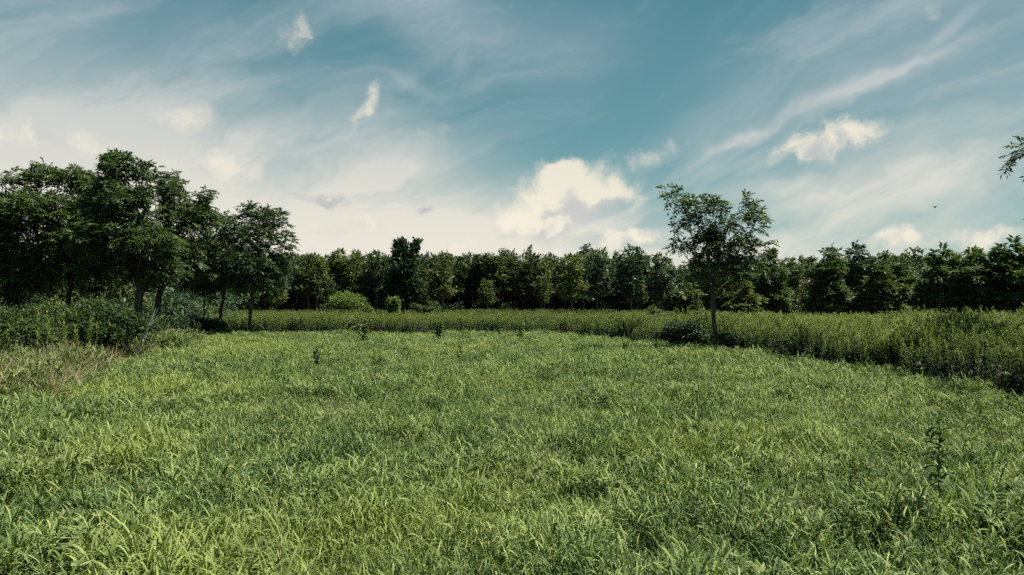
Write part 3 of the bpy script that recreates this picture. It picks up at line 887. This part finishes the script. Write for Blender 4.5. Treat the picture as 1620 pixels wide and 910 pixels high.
def forb_protos(mat, n=4, h0=.28, h1=.44, seed=400, leaf=.115, lw=.014):
    out = []
    for k in range(n):
        rng = np.random.RandomState(seed + k); g = Geo()
        for s in range(rng.randint(3, 6)):
            b = np.array([rng.normal(0, .09), rng.normal(0, .09), 0]); h = rng.uniform(h0, h1); ln = rng.uniform(0, .2); a0 = rng.rand() * 6.28
            top = b + np.array([math.cos(a0) * math.sin(ln), math.sin(a0) * math.sin(ln), math.cos(ln)]) * h
            m = int(26 * h / .4)
            t = rng.uniform(.3, 1, m) ** .8
            bs = b + (top - b) * t[:, None]
            g.add(*blades(rng, bs, np.arange(m) * 2.4 + rng.normal(0, .3, m), rng.uniform(.55, 1.1, m) * (1.25 - .6 * t), rng.uniform(.2, .9, m), leaf * rng.uniform(.7, 1.25, m) * (1.1 - .35 * t), lw * rng.uniform(.8, 1.2, m), 3, np.clip(.35 + .35 * t + rng.normal(0, .12, m), 0, 1)))
            v, q = tubes(np.stack([b, (b + top) / 2, top]), np.array([-1, 0, 1]), np.array([.0035, .003, .002]), 3)
            g.add(v, q)
        out.append(g.mesh('forb', mat))
    return out


def broad_protos():
    """low plants with broad lobed leaves among the grass"""
    out = []
    for k in range(3):
        rng = np.random.RandomState(450 + k); g = Geo()
        n = 12
        a = rng.rand(n) * 6.28; r = rng.uniform(.02, .13, n); P = np.stack([np.cos(a) * r, np.sin(a) * r, rng.uniform(.18, .36, n)], -1)
        for j in (-1, 0, 1):
            aa = a + j * .75
            D = unit(np.stack([np.cos(aa), np.sin(aa), rng.uniform(-.35, .25, n)], -1))
            N = unit(np.array([0, 0, 1.0]) + rng.normal(0, .25, (n, 3)))
            v, t, ti = rhombs(P, D, N, rng.uniform(.07, .10, n), rng.uniform(.035, .05, n), rng.uniform(.5, .95, n), -.05)
            g.add(v, None, t, ti)
        g.add(*blades(rng, np.zeros((n, 3)), a, np.full(n, .2), np.full(n, .2), P[:, 2], np.full(n, .004), 2, np.full(n, .3)))
        out.append(g.mesh('broadleaf', M_FORB))
    return out


def weed_protos():
    """goldenrod clumps: upright stems, narrow leaves, feathery unopened tops, lower leaves tinted dark as if shaded"""
    out = []
    for k in range(8):
        rng = np.random.RandomState(500 + k); g = Geo()
        for s in range(rng.randint(5, 8)):
            b = np.array([rng.normal(0, .16), rng.normal(0, .16), 0]); h = rng.uniform(.95, 1.32); ln = abs(rng.normal(0, .10)); a0 = rng.rand() * 6.28
            top = b + np.array([math.cos(a0) * math.sin(ln), math.sin(a0) * math.sin(ln), math.cos(ln)]) * h
            m = 46
            t = rng.uniform(.42, 1, m) ** .75
            bs = b + (top - b) * t[:, None]
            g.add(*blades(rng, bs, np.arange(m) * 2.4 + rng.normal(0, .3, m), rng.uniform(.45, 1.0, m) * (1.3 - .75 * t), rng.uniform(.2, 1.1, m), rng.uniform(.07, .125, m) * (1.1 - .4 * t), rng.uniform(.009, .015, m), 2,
                          np.clip(-.25 + .95 * t + rng.normal(0, .12, m), 0, 1)))  # tint follows height: shade put in below, sunlit tone on top
            mp = 14                         # the feathery top
            tp = rng.uniform(.88, 1.03, mp); bp = b + (top - b) * tp[:, None]
            g.add(*blades(rng, bp, rng.rand(mp) * 6.28, rng.uniform(.2, .9, mp), rng.uniform(0, .9, mp), rng.uniform(.04, .10, mp), rng.uniform(.007, .013, mp), 2, np.clip(rng.normal(.85, .12, mp), 0, 1)))
            v, q = tubes(np.stack([b, (b + top) / 2, top]), np.array([-1, 0, 1]), np.array([.005, .004, .002]), 3)
            g.add(v, q, None, np.full(len(v), .22))
        out.append(g.mesh('goldenrod', M_WEED))
    return out


def withered_protos():
    """dead grey-brown lower leaves and old stalks at the weed face, also darkening it as shade"""
    out = []
    for k in range(4):
        rng = np.random.RandomState(560 + k); g = Geo()
        for s in range(7):
            b = np.array([rng.normal(0, .18), rng.normal(0, .12), 0]); h = rng.uniform(.45, .95)
            a0 = rng.rand() * 6.28; ln = abs(rng.normal(0, .16))
            top = b + np.array([math.cos(a0) * math.sin(ln), math.sin(a0) * math.sin(ln), math.cos(ln)]) * h
            m = 22; t = rng.uniform(.1, .95, m); bs = b + (top - b) * t[:, None]
            g.add(*blades(rng, bs, rng.rand(m) * 6.28, rng.uniform(1.2, 2.2, m), rng.uniform(.2, 1.0, m), rng.uniform(.05, .11, m), rng.uniform(.008, .014, m), 2))
            v, q = tubes(np.stack([b, (b + top) / 2, top]), np.array([-1, 0, 1]), np.array([.004, .0035, .002]), 3)
            g.add(v, q, None, np.full(len(v), .6))
        out.append(g.mesh('withered', M_DEADLEAF))
    return out


def dry_protos():
    out = []
    for k in range(4):
        rng = np.random.RandomState(600 + k); g = Geo(); nb = 60
        bs = np.concatenate([rng.normal(0, .14, (nb, 2)), np.zeros((nb, 1))], 1)
        g.add(*blades(rng, bs, rng.rand(nb) * 6.28, rng.uniform(.05, .7, nb), rng.uniform(.3, 1.6, nb), rng.uniform(.35, .9, nb), rng.uniform(.006, .012, nb), 4))
        out.append(g.mesh('dry_tuft', M_DRY))
    return out


def build_meadow():
    rng = np.random.RandomState(9)
    bands = [(2.2, 6, 125), (6, 10, 98), (10, 16, 70), (16, 24, 50), (24, 33, 38)]
    X, Yy = [], []
    for (a, b, dens) in bands:
        w = .80 * b + 2.0
        n = int(dens * (b - a) * 2 * w)
        X.append(rng.uniform(-w, w, n)); Yy.append(rng.uniform(a, b, n))
    x, y = np.concatenate(X), np.concatenate(Yy)
    keep = in_meadow(x, y, .35) & (np.abs(x) < .80 * y + 2)
    hole = (vnoise(x, y, 2.6, 31) > np.where((x > .3 * y) & (y < 9), .60, .70)) & (rng.rand(len(x)) < .85) & (y < 18)      # thin places between the clumps
    keep &= ~hole
    x, y = x[keep], y[keep]; n = len(x)
    lush = vnoise(x, y, .55, 1); clump = vnoise(x, y, 2.3, 2)
    kind = np.zeros(n, int)
    protos = grass_protos() + forb_protos(M_FORB) + broad_protos() + dry_protos()
    kind = rng.randint(0, 12, n)
    fz = vnoise(x, y, .45, 5) + .35 * vnoise(x, y, 1.6, 6)
    isf = (fz > .94) & (rng.rand(n) < .35) | (rng.rand(n) < .02)
    right = (x > .8) & (y < 12) & (rng.rand(n) < np.where((x > .35 * y) & (y < 7), .13, .05))
    isf |= right
    kind[isf] = 12 + rng.randint(0, 4, isf.sum())
    isb = rng.rand(n) < np.where((x < -1.2) & (y < 7), .045, .012)
    kind[isb] = 16 + rng.randint(0, 3, isb.sum())
    isd = (rng.rand(n) < .004) | ((vnoise(x, y, .6, 8) > .80) & (rng.rand(n) < .04))
    kind[isd] = 19 + rng.randint(0, 4, isd.sum())
    s = (.42 + .46 * lush + .72 * clump) * rng.uniform(.80, 1.2, n)
    s = np.clip(s, .42, 1.45) * .67
    far = np.interp(y, [5, 14, 30], [1.05, 1.2, 1.5]); s = s * np.interp(y, [16, 30], [1.0, .82])
    rot = np.stack([rng.normal(.06, .14, n), rng.normal(-.05, .14, n), rng.rand(n) * 6.28], -1)
    s = np.where(isd, np.minimum(s, .42), s)
    scl = np.stack([s * far, s * far, s], -1)
    scatter('meadow_grass', 'thick sunlit green grass mixed with low leafy herbs covering the meadow', 'grass', np.stack([x, y, np.full(n, -.01)], -1), rot, scl, kind, protos)


def build_weeds():
    rng = np.random.RandomState(10)
    bands = [(7, 20, 26), (20, 34, 17), (34, 50, 8), (50, 80, 4.5)]
    X, Yy = [], []
    for (a, b, dens) in bands:
        w = .82 * b + 2
        n = int(dens * (b - a) * 2 * w); X.append(rng.uniform(-w, w, n)); Yy.append(rng.uniform(a, b, n))
    x, y = np.concatenate(X), np.concatenate(Yy)
    u = 810 + x / y * F
    back = np.interp(x, [-78, -40, -24, 8, 13, 22, 34, 46], [64, 64, 76, 78, 71, 53, 46, 43])
    stray = (rng.rand(len(x)) < .05) & (x > r_edge(y) - .9)
    keep = (~in_meadow(x, y, .0) | stray) & (y < back) & (np.abs(x) < .82 * y + 2)
    left = x < l_edge(np.minimum(y, 32)) + 1.3
    keep &= ~((np.abs(x - px(1133, 21.0)) < .55) & (y < 21.35))      # the lone trunk stands clear
    keep &= ~(left & (y < 33) & (u < 345) & (rng.rand(len(x)) < .975))             # brambles and trees stand there
    keep &= ~((u < 345) & (y > 33))
    # the near face of the weeds is denser
    x, y = x[keep], y[keep]; n = len(x)
    ex = (x > 0) & (np.abs(x - r_edge(y)) < 1.8) & (y < 31)
    ex2 = (y > 30.2) & (y < 32.5)
    for e in (ex, ex, ex2):
        x = np.concatenate([x, x[:len(e)][e] + rng.normal(0, .12, e.sum())]); y = np.concatenate([y, y[:len(e)][e] + rng.normal(0, .12, e.sum())])
    k = ~in_meadow(x, y, .15); x, y = x[k], y[k]; n = len(x)
    s = (.62 + .36 * vnoise(x, y, .35, 11) + .40 * vnoise(x, y, 1.1, 12)) * rng.uniform(.75, 1.20, n)
    s *= np.interp(y, [9, 12, 20, 30, 36, 46, 70], [.97, .93, .76, .58, .50, .42, .27])
    edge = np.minimum(np.abs(x - r_edge(y)), 50)
    s *= np.where((x > 0) & (edge < .35) & (y < 30), rng.uniform(.75, 1.0, n), 1)
    kind = rng.randint(0, 8, n)
    wit = ((x > 0) & (edge < 1.0) & (y < 30) & (rng.rand(n) < .45)) | ((y > 30.3) & (y < 32.2) & (rng.rand(n) < .45))  # withered plants, massed here to darken the weed face like shade
    kind[wit] = 8 + rng.randint(0, 4, wit.sum())
    s = np.where(wit, np.minimum(s, .95), s)
    low = (((x > 0) & (edge < 1.3) & (y < 30)) | ((y > 30.2) & (y < 31.8))) & (rng.rand(n) < .38)  # low dark-leaved plants added as the shaded base of the weed face
    kind[low] = 12 + rng.randint(0, 4, low.sum())
    s = np.where(low, s * rng.uniform(.8, 1.2, n), s)
    rot = np.stack([rng.normal(0, .07, n), rng.normal(0, .07, n), rng.rand(n) * 6.28], -1)
    sx = np.interp(y, [10, 30], [1.0, 1.25])
    scatter('tall_weeds', 'waist-high yellow-green weeds with feathery tops in a band round the meadow', 'weeds', np.stack([x, y, np.full(n, -.01)], -1), rot, np.stack([s * 1.1 * sx, s * 1.1 * sx, s], -1), kind, weed_protos() + withered_protos() + forb_protos(M_DARKLEAF_SHADE, 4, .35, .70, 640, .13, .026))


def build_dry():
    rng = np.random.RandomState(12); n0 = 5200
    y = rng.uniform(9, 24, n0); x = l_edge(y) + rng.uniform(-6, .5, n0)
    u = 810 + x / y * F
    dd = l_edge(y) - x
    keep = (dd > -.55 + .8 * (vnoise(x, y, .9, 13) - .5)) & (rng.rand(n0) < np.where(dd < 1.3, .9, .36)) & (u > -160)
    keep &= (vnoise(x, y, .7, 14) > .25)
    x, y = x[keep], y[keep]; n = len(x)
    kind = rng.randint(0, 4, n); grn = rng.rand(n) < np.where(y > 17.5, .8, .60); kind[grn] = 4 + rng.randint(0, 4, grn.sum())
    s = rng.uniform(.6, 1.15, n)
    rot = np.stack([rng.normal(0, .15, n), rng.normal(0, .15, n), rng.rand(n) * 6.28], -1)
    scatter('dry_grass', 'tan dry grass tangled with green shoots below the bramble bushes at the left', 'grass', np.stack([x, y, np.full(n, -.01)], -1), rot, np.stack([s, s, s], -1), kind, dry_protos() + forb_protos(M_FORB, 4, .35, .6, 620, .12, .022))


def build_undergrowth():
    rng = np.random.RandomState(14)
    xs, ys = [], []
    fx = np.array([-78, -40, -32, -24, 8, 13, 22, 28, 34, 46.]); fy = np.array([60, 60, 66, 74, 76, 68, 50, 45, 43, 40.])
    n = 2600
    x = rng.uniform(-70, 47, n); y = np.interp(x, fx, fy) + rng.uniform(.4, 1, n) ** 2.2 * 17
    n2 = 90
    x2 = rng.uniform(-26, -9, n2); y2 = rng.uniform(32, 58, n2)
    u2 = 810 + x2 / y2 * F
    k2 = (u2 < 345); x2, y2 = x2[k2], y2[k2]
    x = np.concatenate([x, x2]); y = np.concatenate([y, y2])
    k = np.abs(x) < .85 * y; x, y = x[k], y[k]; n = len(x)
    protos = []
    for j in range(4):
        st, lf = make_bush(700 + j, .9, .9, 1.25, 420, .17, .3, 5, False); protos.append(lf.mesh('undergrowth', M_DARKLEAF_SHADE if j % 2 else M_WOOD))  # half the kinds get darker leaves in place of shade
    s = rng.uniform(.45, 1.0, n) * (1 + .9 * (vnoise(x, y, .3, 33) > .6))
    scatter('undergrowth', 'leafy undergrowth on the floor of the wood, half coloured dark as shade', 'undergrowth', np.stack([x, y, np.full(n, -.02)], -1), np.stack([np.zeros(n), np.zeros(n), rng.rand(n) * 6.28], -1), np.stack([s * 1.2, s * 1.2, s], -1), rng.randint(0, 4, n), protos)


build_meadow()
build_weeds()
build_dry()
build_undergrowth()


def build_back_wood():
    '''the depth of the wood behind the ranks one can tell apart'''
    rng = np.random.RandomState(15)
    fx = np.array([-78, -40, -32, -24, 8, 13, 22, 28, 34, 46, 60.]); fy = np.array([60, 60, 66, 74, 76, 68, 50, 45, 43, 40, 40.])
    x = rng.uniform(-95, 75, 900); y = np.interp(x, fx, fy) + rng.uniform(12, 45, 900)
    k = np.abs(x) < .9 * y; x, y = x[k], y[k]; n = len(x)
    protos = []
    for t, c in zip(WOOD_TRUNKS, WOOD_CROWNS):
        protos += [t, c]
    s = rng.uniform(.82, 1.02, n) * np.where(x > 12, .80, 1.03); r = rng.rand(n) * 6.28; kd = rng.randint(0, len(WOOD_TRUNKS), n)
    P = np.stack([x, y, np.full(n, -.03)], -1); rot = np.stack([0 * r, 0 * r, r], -1); sc = np.stack([s * 1.2, s * 1.2, s], -1)
    scatter('distant_wood', 'deep dark part of the wood behind its front ranks', 'wood', np.concatenate([P, P]), np.concatenate([rot, rot]), np.concatenate([sc, sc]), np.concatenate([kd * 2, kd * 2 + 1]), protos)


build_back_wood()

# ------------------------------------------------------------------ single dark weeds standing up out of the grass
LEAF_ME = {}


def leaf_mesh(key, mat, length, width, curl, seed):
    """one lance-shaped leaf, growing along +X from its base"""
    if key not in LEAF_ME:
        rng = np.random.RandomState(seed)
        s = np.linspace(0, 1, 5); th = .25 - curl * s
        cx = np.concatenate([[0], np.cumsum(np.cos(th[1:]) * length / 4)]); cz = np.concatenate([[0], np.cumsum(np.sin(th[1:]) * length / 4)])
        w = width * .5 * np.array([.25, .9, 1, .6, 0])
        v = []
        for i in range(5):
            v += [(cx[i], -w[i], cz[i] + w[i] * .25), (cx[i], 0, cz[i]), (cx[i], w[i], cz[i] + w[i] * .25)]
        q = []
        for i in range(4):
            a = i * 3; q += [(a, a + 3, a + 4, a + 1), (a + 1, a + 4, a + 5, a + 2)]
        LEAF_ME[key] = mesh_of('leaf', v, [np.array(q)], mat, np.full(15, .5), True)
    return LEAF_ME[key]


def upright_weed(name, label, u, vtop, Y, nl, leaf, lw, mat, lean=0.0, group=None, lo=.35, seed=0):
    rng = np.random.RandomState(seed)
    H = EYE - (vtop - HORIZON) / F * Y
    t = thing(name, label, 'plant', (px(u, Y) - lean, Y, -.01), 0, 1, group)
    s = np.linspace(0, 1, 7)
    Q = np.stack([lean * s ** 1.3 + .015 * np.sin(s * 6 + seed), .02 * np.sin(s * 5), H * s], -1)
    v, q = tubes(Q, np.arange(-1, 6), np.linspace(.0075, .0025, 7), 5)
    g = Geo(); g.add(v, q)
    link('stem', g.mesh('stem', M_STALK, True), t)
    key = (round(leaf, 3), round(lw, 3), mat.name)
    for i in range(nl):
        f = lo + (1 - lo) * (i + rng.rand() * .6) / nl
        f = min(f, .995)
        p = np.array([np.interp(f, s, Q[:, k]) for k in range(3)])
        var = rng.randint(3)
        lm = leaf_mesh(key + (var,), mat, leaf, lw, (.5, 1.1, 1.7)[var], var)
        o = link('leaf', lm, t, p, 0, float(rng.uniform(.7, 1.15) * (1.15 - .45 * f)))
        o.rotation_euler = (rng.normal(0, .2), -rng.uniform(.1, .7) - .5 * max(0, f - .7), i * 2.4 + rng.normal(0, .3))


def build_weed_plants():
    G = 'dark upright weeds in the grass'
    items = [
        (697, 517, 25.0, 34, .20, .055, 'largest dark weed standing at the far end of the grass'),
        (577, 524, 24.0, 26, .17, .05, 'dark weed below the fallen pale branches'),
        (568, 518, 26.5, 16, .13, .04, 'smaller dark weed touching the one below the fallen branches'),
        (503, 557, 16.5, 24, .14, .04, 'dark weed beside the yellowish patch of grass'),
        (790, 515, 26.5, 20, .13, .04, 'left of the two slim dark weeds at the middle of the far grass edge'),
        (825, 516, 24.5, 26, .15, .04, 'taller slim dark weed right of its twin at the far grass edge'),
        (728, 553, 18.0, 18, .11, .035, 'small dark weed nearer than the largest one and to its right'),
        (935, 512, 27.0, 22, .15, .045, 'dark weed by the path gap below the olive tree'),
        (955, 535, 22.0, 12, .10, .03, 'thin pale-stemmed weed in front of the weed by the path gap'),
        (415, 522, 27.0, 14, .12, .04, 'dark weed at the far left corner of the grass'),
        (655, 530, 24.0, 10, .10, .03, 'low dark sprig left of the largest dark weed'),
        (838, 545, 18.0, 10, .09, .022, 'thin tall sprig in the middle of the grass'),
    ]
    for i, (u, v, Y, nl, lf, lw, lab) in enumerate(items):
        upright_weed('upright_weed', lab, u, v - 9, Y, int(nl * 1.9), lf * 1.5, lw * 1.8, M_TREE, np.random.RandomState(i).normal(0, .03), G, .30, 800 + i)
    upright_weed('tall_weed', 'tall dark-stemmed weed with drooping leaves in the right foreground', 1478, 650, 5.0, 42, .17, .042, M_SHRUB, -.07, None, .48, 850)
    upright_weed('thin_weed', 'thin dark stalk with few leaves standing in the near grass', 1166, 765, 4.6, 9, .09, .016, M_DARKLEAF_SHADE, .01, None, .6, 851)
    upright_weed('whorled_weed', 'bright weed with long pointed leaves at the bottom right', 1425, 838, 4.1, 16, .15, .024, M_FORB, .02, None, .5, 852)
    upright_weed('whorled_weed', 'bright leafy weed with star-shaped top over the dark hollow in the near grass', 1352, 780, 4.9, 16, .13, .022, M_FORB, .0, None, .5, 853)
    upright_weed('whorled_weed', 'bright leafy weed with star-shaped top above the dark hollow in the grass', 1300, 703, 6.2, 16, .13, .022, M_FORB, .0, None, .5, 854)


build_weed_plants()

# ------------------------------------------------------------------ dead branches
def dead_branch(name, label, base, tips, r0, group=None, seed=0):
    rng = np.random.RandomState(seed); base = np.array(base, float)
    g = Geo(); lims = []
    for j, (tip, start) in enumerate(tips):
        tip = np.array(tip, float); b = base + (np.array(tips[0][0]) - base) * start if j else base
        s = np.linspace(0, 1, 8)[:, None]
        Q = b + (tip - b) * s + rng.normal(0, .02, (8, 3)) * np.sin(s * np.pi) * np.linalg.norm(tip - b)
        lims.append((Q - base, np.linspace(r0 * (1 if j == 0 else .6), r0 * .25, 8)))
    t = thing(name, label, 'branch', tuple(base), 0, 1, group)
    for j, (Q, rr) in enumerate(lims):
        gg = Geo(); v, q = tubes(Q, np.arange(-1, 7), rr, 6); gg.add(v, q)
        link('limb' if j == 0 else 'twig', gg.mesh('dead_limb', M_DEAD, True), t)


def build_dead():
    Y = 16.8
    b = at(214, 524, Y); b[2] = .35
    dead_branch('dead_branch', 'pale bare dead branch leaning up out of the low growth by the brambles', b,
                [(at(251, 486, Y), 0), (at(254, 495, Y), .45), (at(243, 505, Y), .2), (at(246, 488, Y), .62), (at(236, 513, Y - .2), .08)], .034, None, 1)
    Y = 31.0
    b = at(544, 519, Y)
    dead_branch('dead_branch', 'pale arched fallen branch at the far edge of the grass', b, [(at(561, 503, Y), 0), (at(556, 500, Y), .5)], .022, 'fallen branches', 2)
    b = at(556, 518, Y - .3)
    dead_branch('dead_branch', 'pale fallen branch lying low beside the arched one', b, [(at(584, 511, Y - .3), 0), (at(570, 508, Y - .3), .3), (at(582, 516, Y - .3), .4)], .016, 'fallen branches', 3)
    b = at(117, 492, 22); dead_branch('dead_branch', 'grey dry branch in the shade above the brambles', b, [(at(131, 480, 22), 0), (at(126, 480, 22), .5)], .02, None, 4)


build_dead()

# ------------------------------------------------------------------ the bird
def build_bird():
    Y = 45.0; c = at(1480, 328, Y)
    t = thing('bird', 'tiny dark bird flying in the sky over the right treeline', 'bird', tuple(c), R(25), 1)
    s = np.linspace(-1, 1, 9); rr = .032 * np.sqrt(np.maximum(0, 1 - s ** 2)) + .004
    Q = np.stack([s * .10, 0 * s, .01 * s], -1)
    v, q = tubes(Q, np.arange(-1, 8), rr, 8); g = Geo(); g.add(v, q)
    g.add(np.array([(-.09, -.006, 0), (-.17, -.03, 0), (-.17, .03, 0), (-.09, .006, 0), (-.09, 0, .008), (-.16, 0, .006)]), None, np.array([(0, 1, 5), (0, 5, 4), (3, 4, 5), (3, 5, 2), (0, 3, 2), (0, 2, 1)]))
    link('body', g.mesh('bird_body', M_FEATHER, True), t)
    for sg in (1, -1):
        w = np.array([(.05, 0, .02), (-.03, 0, .02), (.05, sg * .08, .085), (-.04, sg * .09, .08), (-.03, sg * .17, .115), (.05, 0, .012), (-.03, 0, .012), (.05, sg * .08, .078), (-.04, sg * .09, .073)])
        f = np.array([(0, 1, 3), (0, 3, 2), (2, 3, 4), (5, 8, 6), (5, 7, 8), (7, 4, 8), (0, 2, 5), (2, 7, 5), (2, 4, 7), (1, 6, 3), (3, 6, 8), (3, 8, 4)])
        gg = Geo(); gg.add(w, None, f); link('wing', gg.mesh('wing', M_FEATHER), t)


build_bird()
